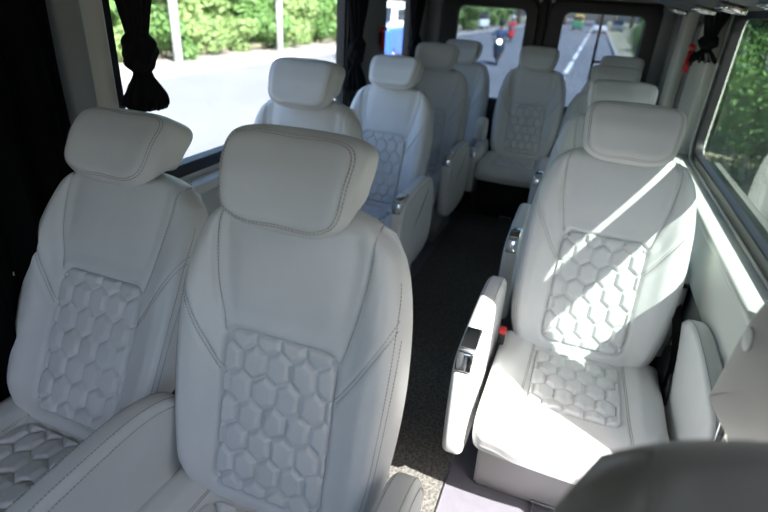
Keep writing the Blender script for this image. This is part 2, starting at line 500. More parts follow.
MESH = {}
def seat_meshes():
    def me(name, bm, m, thread=None):
        bmesh.ops.recalc_face_normals(bm, faces=bm.faces)
        if thread:                                   # sewn thread: part of the same leather piece
            n0 = len(bm.faces); T = bpy.data.meshes.new('t'); thread.to_mesh(T); thread.free(); bm.from_mesh(T); bpy.data.meshes.remove(T)
            bm.faces.ensure_lookup_table()
            for f in bm.faces[n0:]: f.material_index = 1
        M = bpy.data.meshes.new(name); bm.to_mesh(M); bm.free(); M.materials.append(m)
        if thread: M.materials.append(THREAD)
        for p in M.polygons: p.use_smooth = True
        MESH[name] = M
    me('quilted_panel', quilt_bm(PHW, PV1, PV2), QUILT)
    me('headrest', headrest_bm(), LEATHER, stitches(headrest_seam()))
    st = []
    for k, s in enumerate(SEAMP):
        for off in ((-.004, .004) if k % 3 else (.0045,)):
            pl = []
            for i in range(len(s)):
                a, b = s[max(i-1, 0)], s[min(i+1, len(s)-1)]
                d = Vector((b[0]-a[0], b[1]-a[1])).normalized()
                u, v = s[i][0]-d.y*off, s[i][1]+d.x*off
                if abs(u) < Wv(v)-.006 and v < .735: pl.append(on_back(u, v))
            if len(pl) > 1: st.append(pl)
    me('backrest', back_bm(), LEATHER, stitches(st))
    me('cushion_quilting', quilt_bm(CPH, CP1, CP2, .003, xf=cush_quilt_xf, oy=.02), QUILT)
    cs = []
    for c, sg in zip(CSE, (-1, 1)):
        for off in (.005, .010):
            cs.append([(p[0]+sg*off, p[1], cushion_top(p[0]+sg*off, p[1])+.0004) for p in c if p[1] > -.42])
    me('seat_cushion', cushion_bm(), LEATHER, stitches(cs))
    for nm, x0, x1, sg in (('armR', .287, .350, 1), ('armL', -.350, -.287, -1)):
        # stitch line running over the top of the pad, near each rim, and the pocket slit
        lines = []
        for xx in (x0+.012, x1-.012):
            top = sorted([p for p in ARMP if p[1] > .5 and p[0] < .12], key=lambda p: p[0])
            dz = .0015
            lines.append([(xx, p[0], p[1]-dz) for p in top if p[0] > -.49])
        xo = x1+.0005 if sg > 0 else x0-.0005
        lines.append([(xo, p[0]*.92, lerp(p[1], .45, .10)) for p in sorted([p for p in ARMP if p[1] > .5], key=lambda p: p[0])])
        me(nm, pad(ARMP, x0, x1, .020, M=None, bulge=.002), LEATHER, stitches(lines))
        bmh = bmesh.new()
        cx = (x0+x1)/2
        add_box(bmh, (cx, -.425, .682), (.046, .10, .012), .004, rot=Matrix.Rotation(R(3), 3, 'X'))
        add_box(bmh, (cx, -.493, .650), (.046, .012, .058), .004, rot=Matrix.Rotation(R(-12), 3, 'X'))
        me(nm+'_ch', bmh, CHROME)
        me(nm+'_rec', box((cx, -.413, .687), (.034, .045, .008), .002), DARKG)
        # curved pocket slit on the outer face
        sl = [(xo, -.30+.26*t, .47+.10*t+.05*t*t) for t in [k/10 for k in range(11)]]
        me(nm+'_slit', tube(sl, [.0012+.0022*sin(pi*k/10) for k in range(11)], 6), BLACK)
    bm = bmesh.new()
    lo = [(-.25, -.30), (.25, -.30), (.25, .12), (-.25, .12)]; hi = [(-.255, -.37), (.255, -.37), (.255, .10), (-.255, .10)]
    a = [bm.verts.new((*p, .0)) for p in lo]; m_ = [bm.verts.new((*q, .20)) for q in [(-.252, -.325), (.252, -.325), (.252, .12), (-.252, .12)]]; b = [bm.verts.new((*p, .36)) for p in hi]
    for r0, r1 in ((a, m_), (m_, b)):
        for k in range(4): bm.faces.new((r0[k], r0[(k+1) % 4], r1[(k+1) % 4], r1[k]))
    bm.faces.new(a[::-1]); bm.faces.new(b)
    bmesh.ops.bevel(bm, geom=[e for e in bm.edges], offset=.008, segments=2, affect='EDGES')
    me('seat_base', bm, BASE)
    bm = bmesh.new(); add_tube(bm, [(-.04, -.30, .02), (-.04, -.35, .008), (.04, -.35, .008), (.04, -.30, .02)], .004, 8)
    add_box(bm, (0, -.306, .02), (.10, .012, .012), .002)
    me('floor_bracket', bm, STEEL)
    # recliner hinge / belt anchor
    def ribbon(pts, w, ax):
        bm = bmesh.new(); rows = []
        for p in pts:
            p = Vector(p); rows.append([bm.verts.new(p+Vector(ax)*w*k) for k in (-.5, .5)])
        for r0, r1 in zip(rows[:-1], rows[1:]): bm.faces.new((r0[0], r0[1], r1[1], r1[0]))
        bmesh.ops.solidify(bm, geom=bm.faces[:], thickness=.0018); return bm
    N = 16
    me('seat_belt', ribbon([(.268+.010*sin(pi*k/N), .10-.19*(k/N)-.03*sin(pi*k/N), .66-.20*(k/N)) for k in range(N+1)], .042, (.62, .60, .50)), BELT)
    me('recliner_cover', pad(chaikin([(-.10, .36), (-.12, .45), (-.04, .53), (.05, .55), (.10, .50), (.10, .36)], 2), .272, .284, .005), BLACK)
    bm = bmesh.new(); add_box(bm, (-.262, -.075, .485), (.022, .030, .050), .005); me('belt_buckle', bm, BLACK)
    bm = bmesh.new(); add_box(bm, (-.262, -.078, .515), (.024, .030, .018), .004); me('buckle_button', bm, REDP)
    bm = bmesh.new()
    add_tube(bm, [(-.06, .03, .66), (-.06, .03, .74), (-.05, .03, .765), (.05, .03, .765), (.06, .03, .74), (.06, .03, .66)], .006, 8)
    me('headrest_post', bm, CHROME)
seat_meshes()
SIDE = {}
def make_seat(loc, rz, rec, label, high=False, rear_low=False, cat='seat', arms='LR', group='cream leather seats of the cabin', leather=None, buckle=True, base=True, belt=1, tint=None):
    root = empty('passenger_seat', (loc[0], loc[1], 0), rz)
    tag(root, label, cat, group)
    def part(name, key, parent=root, recl=False, m=None):
        me = MESH[key]
        if m: me = me.copy(); me.materials[0] = m
        o = bpy.data.objects.new(name, me); COL.objects.link(o); o.parent = parent
        if recl: o.location = (0, 0, JZ); o.rotation_euler = (-rec, 0, 0)
        return o
    L = leather
    bk = part('backrest', 'backrest', recl=True, m=L)
    part('quilted_panel', 'quilted_panel', bk, m=L)
    if high: bk.scale = (1, 1, 1.2)
    else: h = part('headrest', 'headrest', recl=True, m=L); part('headrest_post', 'headrest_post', h)
    c = part('cushion', 'seat_cushion', m=L); part('quilted_panel', 'cushion_quilting', c, m=L)
    for s in arms:
        a = part('armrest', 'arm'+s, m=L)
        if rear_low: a.scale = (1, 1, .82)
        ch = part('armrest_latch', 'arm'+s+'_ch', a); ch['label'] = 'chrome latch cover'
        
        if loc[1] > 2: part('pocket_slit', 'arm'+s+'_slit', a)
    if base:
        part('seat_base', 'seat_base', m=SHADEBASE if loc[1] > 4 else None); part('floor_bracket', 'floor_bracket')  # rear bases get a near-black colour in place of shade under the cushions
    rc = part('recliner_cover', 'recliner_cover')
    if belt:
        b = part('seat_belt', 'seat_belt'); b['label'] = 'black belt webbing'
        if belt < 0: b.scale = (-1, 1, 1); rc.scale = (-1, 1, 1)
    if buckle:
        bb = part('belt_buckle', 'belt_buckle'); q = part('buckle_button', 'buckle_button', bb); q['label'] = 'red release button'
    return root
G = 'cream leather seats of the cabin'
S_ = [  # x, y, rz, recline, arms, belt, label
 (-.495, .688, .6, 14.5, 'R', -1, 'large cream leather seat nearest the lens, left of the aisle, with grey stitched headrest'),
 (-1.096, .689, -.4, 27, 'R', -1, 'reclined cream leather seat in the left foreground beside the long black curtain'),
 (-1.069, 1.803, .5, 13, 'R', -1, 'cream leather seat by the big clear window, mostly hidden behind the nearest seat'),
 (-1.031, 2.671, .4, 24, 'R', -1, 'cream leather seat left of the aisle, second in front of the rear left corner seat'),
 (-1.022, 3.589, 0, 17, 'R', -1, 'cream leather seat just in front of the rear left corner seat'),
 (-1.003, 4.324, .1, 18, 'R', -1, 'cream leather corner seat at far rear left below the rear window'),
 (-.383, 4.306, .9, 18.5, '', 1, 'cream leather seat at far end of the aisle between the two rear windows'),
 (.172, 1.656, -.6, 18.6, 'LR', 1, 'sunlit cream leather seat on the right of the aisle with bright patches across it'),
 (.175, 2.502, -.1, 23.1, 'LR', 1, 'cream leather seat directly behind the sunlit right seat'),
 (.174, 3.488, .5, 25.5, 'LR', 1, 'cream leather seat second behind the sunlit right seat, shaded headrest face'),  # left armrest added to block a sun patch on the aisle floor
 (.223, 4.20, -.4, 21.8, '', 1, 'cream leather corner seat at far rear right, only its headrest top showing'),
]
for x, y, rz, rec, arms, belt, lab in S_:
    rear = y > 4
    make_seat((x, y), R(rz), R(rec), lab, arms=arms, belt=belt, buckle=(x > 0 and y < 2), rear_low=rear)
# near seat whose headrest rises in the bottom right corner
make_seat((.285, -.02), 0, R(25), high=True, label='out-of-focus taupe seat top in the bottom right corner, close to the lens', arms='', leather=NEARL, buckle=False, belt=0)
for o in COL.objects:
    if o.get('group') == G: del o['group']

# folded up arm pad between the two rear left seats
o = obj('folded_armrest', pad(chaikin([(4.02, .58), (3.99, .67), (4.02, .755), (4.10, .77), (4.15, .70), (4.14, .59)], 2), -.715, -.640, .024), LEATHER)
tag(o, 'small cream arm pad folded upright between the two rear left seats', 'armrest')

# shell with round cap by the right wall
root = empty('folding_seat', (.306, .714, 0)); tag(root, 'grey moulded seat side with a round white cap near the right edge', 'folding seat')
prof = [(.153, .963), (.151, .986), (.136, 1.092), (.112, 1.173), (.068, 1.214), (-.034, 1.222), (-.094, 1.163), (-.102, 1.065), (-.068, .993), (-.041, .990), (.068, .971), (.136, .959)]
prof = chaikin([(y-.034, z) for y, z in prof], 2)
obj('side_shell', pad(prof, -.0085, .038, .011, bulge=.0), SHELL, root)
bm = bmesh.new(); add_disc(bm, (-.0092, .063, 1.113), (1, 0, 0), .018, .003, 32); c = obj('pivot_cap', bm, CAPW, root); c['label'] = 'round white pivot cap'
b2 = obj('folded_cushion', pad(chaikin([(.034, .951), (.034, .993), (-.102, 1.02), (-.17, 1.02), (-.178, .908), (-.068, .891)], 2), .009, .06, .014), BLACK, root)
b2['label'] = 'black folded cushion edge'
obj('support_arm', boxb(.015, .05, -.17, -.13, .0, .96, .01), BLACK, root)

# ------------------------------------------------------------ van shell
XL, XR, YR, ZC = -1.42, .58, 4.75, 1.95
YF = -1.3
GX = .63
o = struct(obj('floor', boxb(XL-.1, XR+.1, YF, YR+.05, -.06, 0), VINYL, smooth=False))
o = obj('carpet_runner', boxb(-.74, -.178, YF+.5, 4.0, 0.0005, .006, .002), CARPET, smooth=False)
tag(o, 'speckled dark carpet runner lying along the aisle floor', 'carpet')
o = obj('seam_strip', boxb(-.176, -.170, YF+.5, 1.46, .0005, .007, .0015), STEEL, smooth=False); tag(o, 'thin metal strip along the right edge of the aisle carpet', 'strip')
struct(obj('ceiling', boxb(XL-.08, XR+.08, YF, YR+.05, ZC, ZC+.05), HEAD, smooth=False))
# left wall with openings
holes_l = [rounded_rect(-.95, 1.05, .86, 1.60, .06), rounded_rect(1.33, 3.14, .86, 1.62, .06), rounded_rect(3.72, 4.40, .86, 1.62, .06)]
struct(obj('wall_left', plate([[(YF, 0), (YR, 0), (YR, ZC), (YF, ZC)]]+holes_l, .05, MYZ(XL-.035)), PANEL, smooth=False))
struct(obj('wall_left_lower', boxb(XL-.01, XL+.008, YF, YR, 0, .78, .02), PANEL))
bm = boxb(XL-.01, XL+.075, YF, YR, .78, .825, .012); struct(obj('trim_left_sill', bm, PANEL))
def window(name, loop_fn, x, th, glassm, off=0, sealm=RUBBER, wseal=.03):
    y0, y1, z0, z1, r = loop_fn
    w = obj(name, plate([rounded_rect(y0-.012, y1+.012, z0-.012, z1+.012, r+.01), rounded_rect(y0+wseal, y1-wseal, z0+wseal, z1-wseal, max(.01, r-wseal*.4))], th, MYZ(x), .004), sealm, smooth=False)
    struct(w)
    g = obj('pane', plate([rounded_rect(y0+.01, y1-.01, z0+.01, z1-.01, r)], .005, MYZ(x+off)), glassm, w, smooth=False)
    return w
window('window_1', (-.95, 1.05, .86, 1.60, .06), XL-.03, .05, GL_RIGHT, -.01)
window('window_2', (1.33, 3.14, .86, 1.62, .06), XL-.03, .05, GL_CLEAR, -.01)
window('window_3', (3.72, 4.40, .86, 1.62, .06), XL-.03, .05, GL_CLEAR, -.01)
# pillars on the left: a lighter face and a darker inner strip
def pillar(name, y0, y1, x0, x1, m, z0=.80, z1=1.70, lean=0):
    bm = boxb(x0, x1, y0, y1, z0, z1, .012)
    for v in bm.verts: v.co.y += lean*(v.co.z-1.1)
    return struct(obj(name, bm, m))
pillar('trim_1', 1.21, 1.32, XL-.01, XL+.022, TRIM)
pillar('trim_2', 1.125, 1.215, XL-.01, XL+.05, TRIMD)
pillar('trim_3', 3.30, 3.74, XL-.01, XL+.03, TRIMD)
pillar('trim_4', 3.12, 3.30, XL-.01, XL+.02, BLACK)
pillar('trim_5', 4.46, 4.66, XL-.01, XL+.05, TRIMD)
# rear wall
LW = (-1.135, -.535, .80, 1.545, .075); RW = (-.285, .350, .80, 1.545, .075)
struct(obj('wall_rear', plate([[(XL-.05, 0), (XR+.05, 0), (XR+.05, ZC), (XL-.05, ZC)], rounded_rect(*LW), rounded_rect(*RW)], .05, MXZ(YR+.03)), BLACK, smooth=False))
struct(obj('trim_rear_header', boxb(XL, XR, YR-.10, YR+.0, 1.625, ZC, .02), HEAD))
for n_, W_, x0, x1 in (('window_4', LW, -1.24, -.47), ('window_5', RW, -.37, .44)):
    w = struct(obj(n_, plate([rounded_rect(x0, x1, .70, 1.60, .09), rounded_rect(W_[0]+.006, W_[1]-.006, W_[2]+.006, W_[3]-.006, .07)], .05, MXZ(YR-.02), .012), RUBBER))
    obj('pane', plate([rounded_rect(W_[0]-.01, W_[1]+.01, W_[2]-.01, W_[3]+.01, .07)], .005, MXZ(YR+.03)), GL_REAR, w, smooth=False)
struct(obj('trim_rear_right', boxb(.43, XR, YR-.07, YR, .6, 1.66, .03), TRIMD))
struct(obj('trim_rear_left', boxb(XL, -1.25, YR-.07, YR, .6, 1.66, .03), TRIMD))
struct(obj('wall_rear_lower', boxb(XL, XR, YR-.06, YR, 0, .72, .02), BLACK))
bm = boxb(-.425, -.395, YR-.055, YR-.01, .7, 1.62, .008); struct(obj('trim_rear_centre', bm, BLACK))
for x in (-.46, -.36):
    bm = bmesh.new(); add_disc(bm, (x, YR-.045, 1.60), (0, 1, 0), .014, .02, 16); o = obj('trim_fastener', bm, STEEL); struct(o)
# right wall
hr = (1.29, 3.10, .885, 1.58, .09); hd = (.30, 1.00, .03, 1.86, .08); hs = (3.72, 4.16, .90, 1.56, .05)
struct(obj('wall_right', plate([[(YF, 0), (YR, 0), (YR, ZC), (YF, ZC)], rounded_rect(*hr), rounded_rect(*hs), rounded_rect(*hd)], .04, MYZ(GX)), TRIM, smooth=False))
struct(obj('wall_right_lower', boxb(.515, GX, 1.06, YR, .63, .845, .02), PANEL))
struct(obj('trim_right_sill', boxb(.505, GX, 1.06, YR, .835, .868, .012), PANEL))
struct(obj('trim_right_kick', boxb(.53, GX, 1.06, YR, 0, .635, .01), BLACK))
bmw = plate([rounded_rect(hr[0]-.035, hr[1]+.035, hr[2]-.012, hr[3]+.035, .12), rounded_rect(hr[0]+.03, hr[1]-.03, hr[2]+.028, hr[3]-.03, .075)], .03, MYZ(GX-.015), .006)
for v in bmw.verts: v.co.z = v.co.z
w = struct(obj('window_6', bmw, RUBBER, smooth=False))
obj('pane', plate([rounded_rect(hr[0]+.01, hr[1]-.01, hr[2]+.01, hr[3]-.01, .08)], .005, MYZ(GX)), GL_RIGHT, w, smooth=False)
o = obj('frame_strip', plate([rounded_rect(hr[0]-.055, hr[1]+.055, hr[2]-.020, hr[3]+.055, .13), rounded_rect(hr[0]-.03, hr[1]+.03, hr[2]-.010, hr[3]+.03, .11)], .03, MYZ(GX-.022), .004), TRIM, w); o['label'] = 'grey outer frame'
struct(obj('added_shade_strip', boxb(.598, .606, 1.305, 2.12, 1.27, 1.465, .002), TRIMD, smooth=False))       # unseen strip at the pane's front end, added to cast the seat's shadow band
w = window('window_7', hs, GX-.012, .03, GL_RIGHT, .012)
pillar('trim_6', 3.22, 3.66, .555, GX, TRIM, z0=.84, z1=1.66)
pillar('trim_7', 4.22, 4.46, .54, GX, TRIM, z0=.84, z1=1.66)
pillar('trim_8', 4.46, 4.70, .52, GX, TRIMD, z0=.6, z1=1.66)
# front bulkhead: posts and a header around the windscreen, behind the camera
struct(obj('wall_front', plate([[(XL, 0), (XR+.05, 0), (XR+.05, ZC), (XL, ZC)], rounded_rect(-1.25, .30, 1.02, 1.80, .08)], .05, MXZ(YF)), BLACK, smooth=False))

# AC duct with vents under the ceiling on the right
root = empty('ceiling_duct', (.40, 1.9, 1.566)); tag(root, 'dark overhead air duct with silver vents above the right window', 'air duct')
prof = chaikin([(.20, .02), (.20, .385), (-.28, .385), (-.26, .12), (-.17, .05), (-.02, .0), (.14, .0)], 2)
Mr = Matrix(((0, 1, 0, 0), (1, 0, 0, 0), (0, 0, 1, 0), (0, 0, 0, 1)))
obj('duct_body', pad(prof, -.62, 1.55, .05, M=Mr), DUCT, root)
g = obj('speaker_grille', pad(chaikin([(-.262, .15), (-.245, .10), (-.17, .045), (-.10, .022), (-.09, .06), (-.2, .15)], 1), -.5, 1.25, .004, M=Mr), DUCTB, root); g['label'] = 'blue-grey mesh strip'
for k, yy in enumerate((1.35, .62, .12, -.4)):
    bm = bmesh.new()
    fr = rounded_rect(-.036, .036, -.055, .055, .016)
    v = obj('air_vent', plate([fr, rounded_rect(-.025, .025, -.044, .044, .012)], .01, Matrix.Translation((-.03, yy, -.004)) @ Matrix.Rotation(R(12), 4, 'Y'), .004), CHROME, root)
    v['label'] = 'silver vent surround'
    bm = bmesh.new()
    for q in range(5): add_box(bm, (-.03, yy-.036+.018*q, -.003), (.056, .003, .010), rot=Matrix.Rotation(R(35), 3, 'X'))
    obj('louvre', bm, BLACK, v)

# ------------------------------------------------------------ curtains
def curtain_sheet(x, y0, y1, z0, z1, waves, amp):
    bm = bmesh.new(); n = waves*12; rows = []
    for j in range(25):
        z = lerp(z0, z1, j/24); row = []
        for i in range(n+1):
            t = i/n; a = amp*(.6+.4*(1-j/24))
            row.append(bm.verts.new((x+a*sin(t*waves*2*pi+.5*sin(j*.3))+.01*sin(7*t+j*.2), lerp(y0, y1, t)+.006*sin(t*waves*4*pi), z)))
        rows.append(row)
    for j in range(24):
        for i in range(n): bm.faces.new((rows[j][i], rows[j][i+1], rows[j+1][i+1], rows[j+1][i]))
    bmesh.ops.solidify(bm, geom=bm.faces[:], thickness=.002); return bm
o = obj('long_curtain', curtain_sheet(XL+.085, -.2, 1.085, .30, 1.69, 11, .022), CLOTH)
tag(o, 'long black curtain drawn closed at the left edge beside the reclined seat', 'curtain')
def tied_curtain(c, ztop, zk, zb, w, d, label, seed, folds=13, group=None, top_w=1.0):
    """gathered curtain with a knot: c=(x,y), knot centre zk"""
    rnd = random.Random(seed)
    root = empty('tied_curtain', (c[0], c[1], zb)); tag(root, label, 'curtain', group)
    def body(zs, rs, name, fd, knot=False):
        bm = bmesh.new(); n = folds*8; rings = []
        M = 40
        for j in range(M+1):
            t = j/M; z = lerp(zs[0], zs[1], t); r = interp([(k/(len(rs)-1), v) for k, v in enumerate(rs)], t); ring = []
            for i in range(n):
                a = 2*pi*i/n
                f = 1+fd*(sin(a*folds+2*sin(t*3+seed))*.6+sin(a*(folds//2)+seed+t*2)*.4)
                if knot: f = 1+.09*sin(a*3+t*9)+.06*sin(a*7-t*14+1)
                zz = z-zb+(.012*sin(a*folds) if (j == 0 and not knot) else 0)
                ring.append(bm.verts.new((cos(a)*r*f*d/w, sin(a)*r*f, zz)))
            rings.append(ring)
        for r0, r1 in zip(rings[:-1], rings[1:]):
            for i in range(n): bm.faces.new((r0[i], r0[(i+1) % n], r1[(i+1) % n], r1[i]))
        bm.faces.new(rings[0]); bm.faces.new(rings[-1][::-1])
        return obj(name, bm, CLOTH, root)
    kh = (zk-zb)*.42
    body((zk+kh*.4, ztop), [w*.42, w*.62, w*.85*top_w, w*1.0*top_w, w*1.15*top_w], 'gathered_cloth', .16)
    body((zk-kh, zk+kh*.9), [w*.34, w*.66, w*.78, w*.78, w*.66, w*.36], 'knot', .05, True)
    body((zb, zk-kh*.7), [w*.98, w*.90, w*.70, w*.46, w*.36], 'tail', .22)
    return root
tied_curtain((XL+.08, 1.375), 1.68, 1.335, 1.165, .074, .055, 'black tied curtain hanging against the big clear window above the reclined seat', 3, group=None)
tied_curtain((XL+.07, 3.13), 1.68, 1.25, 1.02, .085, .06, 'black tied curtain at the far end of the big clear window', 5)
tied_curtain((XL+.07, 4.30), 1.68, 1.22, .95, .085, .06, 'black tied curtain beside the rear left corner pillar', 8)
tied_curtain((.525, 3.15), 1.62, 1.435, 1.35, .080, .055, 'black tied curtain with grey-lit folds at the top corner of the right window', 11)

# emergency hammers
def hammer(x, y, z, label, sx):
    root = empty('emergency_hammer', (x, y, z)); tag(root, label, 'hammer')
    obj('handle', tube([(0, 0, -.09), (0, 0, -.06), (0, 0, .03)], [.014, .016, .012], 12), REDP, root)
    bm = bmesh.new(); add_tube(bm, [(0, -.04, .05), (0, -.03, .05), (0, .03, .05), (0, .04, .05)], [.006, .017, .017, .006], 12); obj('head', bm, REDP, root)
    obj('holder', box((-sx*.018, 0, -.01), (.012, .04, .08), .004), BLACK, root)
hammer(XL+.053, 3.62, 1.30, 'red emergency hammer clipped to the left pillar', 1)
hammer(.53, 3.63, 1.34, 'red emergency hammer clipped beside the slim right window', -1)

# rear ladder outside right rear window
root = empty('rear_ladder', (.02, YR+.20, 0)); tag(root, 'dark metal ladder standing outside behind the right rear window', 'ladder')
for s, x in ((0, 0), (1, .33)):
    obj('rail', tube([(x, -.10, 1.60), (x, 0, 1.58), (x-.02*s, 0, .2), (x, -.10, .05)], .011, 10), DUCT, root)
for z in (1.555, 1.17, .80, .43): obj('rung', tube([(0, 0, z), (.33, 0, z)], .010, 10), DUCT, root)

# ------------------------------------------------------------ outside
GZ = -.75
struct(obj('ground', boxb(-60, 60, -20, 260, GZ-.2, GZ-.02), EARTH, smooth=False))
struct(obj('road', boxb(-11, 1.5, -18, 255, GZ-.1, GZ), ROAD, smooth=False))
struct(obj('kerb_left', boxb(-11.3, -11, -18, 255, GZ-.1, GZ+.14, .02), KERB, smooth=False))
struct(obj('pavement_left', boxb(-13.6, -11.3, -18, 255, GZ-.1, GZ+.12), PAVE, smooth=False))
struct(obj('kerb_right', boxb(1.35, 1.55, -18, 255, GZ-.1, GZ+.14, .02), KERB, smooth=False))
bm = bmesh.new()
for k in range(26): boxb(-.95, -.78, 16+k*8.2, 16+k*8.2+6.4, GZ+.0015, GZ+.006, bm=bm)
tag(obj('lane_line', bm, LINE, smooth=False), 'broken white lane line painted on the road behind the van', 'road marking')
# fence posts along the left pavement
def post(y, h=1.9):
    root = empty('fence_post', (-12.3, y, GZ+.12)); obj('shaft', boxb(-.09, .09, -.09, .09, 0, h, .01), POSTM, root); obj('cap', box((0, 0, h+.03), (.24, .24, .06), .02), POSTM, root); return root
ps = []
for k in range(5):
    r_ = post(8.0+k*6.2); tag(r_, 'white fence post standing in the shrubs across the road', 'post', 'white posts of the roadside fence')
def fence_panel(y0):
    root = empty('railing', (-13.9, y0, GZ+.05))
    bm = bmesh.new()
    for z in (.25, .75): boxb(-.02, .02, .1, 3.0, z, z+.06, bm=bm)
    obj('rail', bm, POSTM, root, smooth=False); bm = bmesh.new()
    for k in range(14): boxb(-.012, .012, .2+k*.2, .23+k*.2, .1, .85, bm=bm)
    obj('bars', bm, POSTM, root, smooth=False)
    tag(root, 'pale railing between white posts across the road', 'fence', 'railings between the roadside posts')
for k in range(8): fence_panel(7.5+k*3.1)
# foliage
def foliage_mesh(seed, rx, ry, rz, n, size, m, bumps=9, zc=None):
    rnd = random.Random(seed); bm = bmesh.new()
    cs = []
    for _ in range(bumps):
        a = rnd.uniform(0, 2*pi); q = rnd.uniform(0, .65)
        cs.append((Vector((cos(a)*q*rx, sin(a)*q*ry, rnd.uniform(-.5, .55)*rz)), rnd.uniform(.38, .6)))
    for _ in range(n):
        c, s = rnd.choice(cs)
        d = Vector((rnd.gauss(0, 1), rnd.gauss(0, 1), rnd.gauss(0, 1))).normalized()*rnd.uniform(.55, 1)**.5
        p = c+Vector((d.x*rx*s, d.y*ry*s, d.z*rz*s))
        nrm = (d+Vector((rnd.gauss(0, .5), rnd.gauss(0, .5), rnd.gauss(0, .5)+.3))).normalized()
        t = nrm.orthogonal().normalized(); t.rotate(Matrix.Rotation(rnd.uniform(0, 2*pi), 3, nrm)); b = nrm.cross(t)
        L = size*rnd.uniform(.6, 1.3); w = L*.45
        vs = [bm.verts.new(p-t*L), bm.verts.new(p-b*w-t*L*.1), bm.verts.new(p+t*L), bm.verts.new(p+b*w-t*L*.1)]
        vs[1].co += nrm*w*.3; vs[3].co += nrm*w*.3
        bm.faces.new((vs[0], vs[1], vs[2])); bm.faces.new((vs[0], vs[2], vs[3]))
    me = bpy.data.meshes.new('foliage'); bm.to_mesh(me); bm.free(); me.materials.append(m); return me
SH = [foliage_mesh(1, 1.3, 1.5, 1.0, 2600, .11, LEAF[0]), foliage_mesh(2, 1.2, 1.4, 1.1, 2600, .12, LEAF[1]), foliage_mesh(3, 1.4, 1.5, .9, 2600, .10, LEAF[0]), foliage_mesh(4, 1.2, 1.4, 1.3, 7000, .05, LEAF[1])]
bm = bmesh.new()
for k in range(6):
    a = k*1.05; add_tube(bm, [(0, 0, 0), (.15*cos(a), .15*sin(a), .4), (.55*cos(a), .55*sin(a), 1.1)], [.03, .022, .01], 6)
STEM = bpy.data.meshes.new('stem'); bm.to_mesh(STEM); bm.free(); STEM.materials.append(BARK)
def shrub(x, y, s, k, label, group, h=1.0):
    root = empty('shrub', (x, y, GZ-.02), random.uniform(0, 6)); tag(root, label, 'shrub', group)
    f = bpy.data.objects.new('foliage', SH[k]); COL.objects.link(f); f.parent = root; f.location = (0, 0, .95*s*h); f.scale = (s, s, s*h)
    st = bpy.data.objects.new('stem', STEM); COL.objects.link(st); st.parent = root; st.scale = (s, s, s*h)
for k in range(15):
    shrub(-13.2-random.uniform(0, .5), 7+k*1.95, random.uniform(.6, 1.0), k % 3, 'bright green shrub in the row across the road, seen through the big clear window', 'front row of roadside shrubs')
for k in range(12):
    shrub(-15.8-random.uniform(0, 1), 7+k*2.8, random.uniform(1.2, 1.5), (k+1) % 3, 'tall green shrub behind the white railing across the road', 'back row of roadside shrubs', 1.1)
TR = [foliage_mesh(11, 3.0, 3.0, 2.4, 5200, .24, LEAF[1], 14), foliage_mesh(12, 3.2, 3.0, 2.6, 5200, .26, LEAF[2], 14)]
def tree(x, y, s, k, label, group, zt=3.6):
    root = empty('tree', (x, y, GZ-.02), random.uniform(0, 6)); tag(root, label, 'tree', group)
    f = bpy.data.objects.new('crown', TR[k]); COL.objects.link(f); f.parent = root; f.location = (0, 0, zt*s+1.0*s); f.scale = (s, s, s)
    bm = bmesh.new(); add_tube(bm, [(0, 0, 0), (.08, .05, 1.2*s), (.0, .1, zt*s*.9)], [.19*s, .15*s, .10*s], 10)
    for a in (0, 2.1, 4.2): add_tube(bm, [(0, .1, zt*s*.8), (.7*cos(a)*s, .7*sin(a)*s, zt*s*1.15), (1.3*cos(a)*s, 1.3*sin(a)*s, zt*s*1.5)], [.09*s, .06*s, .03*s], 8)
    obj('trunk', bm, BARK, root)
for k, (x, y) in enumerate([(-16.5, 16), (-17, 22.5), (-18, 9), (-19, 31), (-17.5, 40), (-17, 50), (-16, 62), (-17, 76), (-16, 92)]):
    tree(x, y, random.uniform(1, 1.25), k % 2, 'leafy roadside tree with bare lower trunk across the road on the left', 'trees along the left of the road')
for k, (x, y) in enumerate([(6.6, -4.5), (6.4, .8), (6.2, 6.5), (6.4, 12), (6.2, 17.5), (6.4, 24), (6.5, 31), (8.0, 44), (8.2, 57), (8.5, 74), (9, 95), (13.5, 9), (14, 20)]):  # first two are unseen, added to block sky light at the door opening
    tree(x, y, random.uniform(.9, 1.1), (k+1) % 2, 'dark leafy tree to the right of the road, one of those beside and behind the van', 'trees along the right of the road', 2.4)
for k in range(15):
    y = 2.2+k*2.4
    shrub(3.3 if y < 8 else 2.95, y, 1.0, 3, 'dense green bush at the right kerb of the road', 'bushes along the right kerb', 1.05)
for k, (x, y) in enumerate([(-13, 100), (-7, 130), (0, 150), (7, 140), (13, 120), (-20, 120), (4, 170), (-4, 165)]):
    tree(x, y, 2.3, k % 2, 'hazy tree far down the road behind the van', 'far trees at the end of the road')
for k in (0, 1, 2, 5, 6, 7):
    shrub(-12.6-.6*(k > 4), 46+k*5, 1.5, 0, 'large green bush beside the road behind the van, left of the riders', 'bushes left of the riders', 1.2)

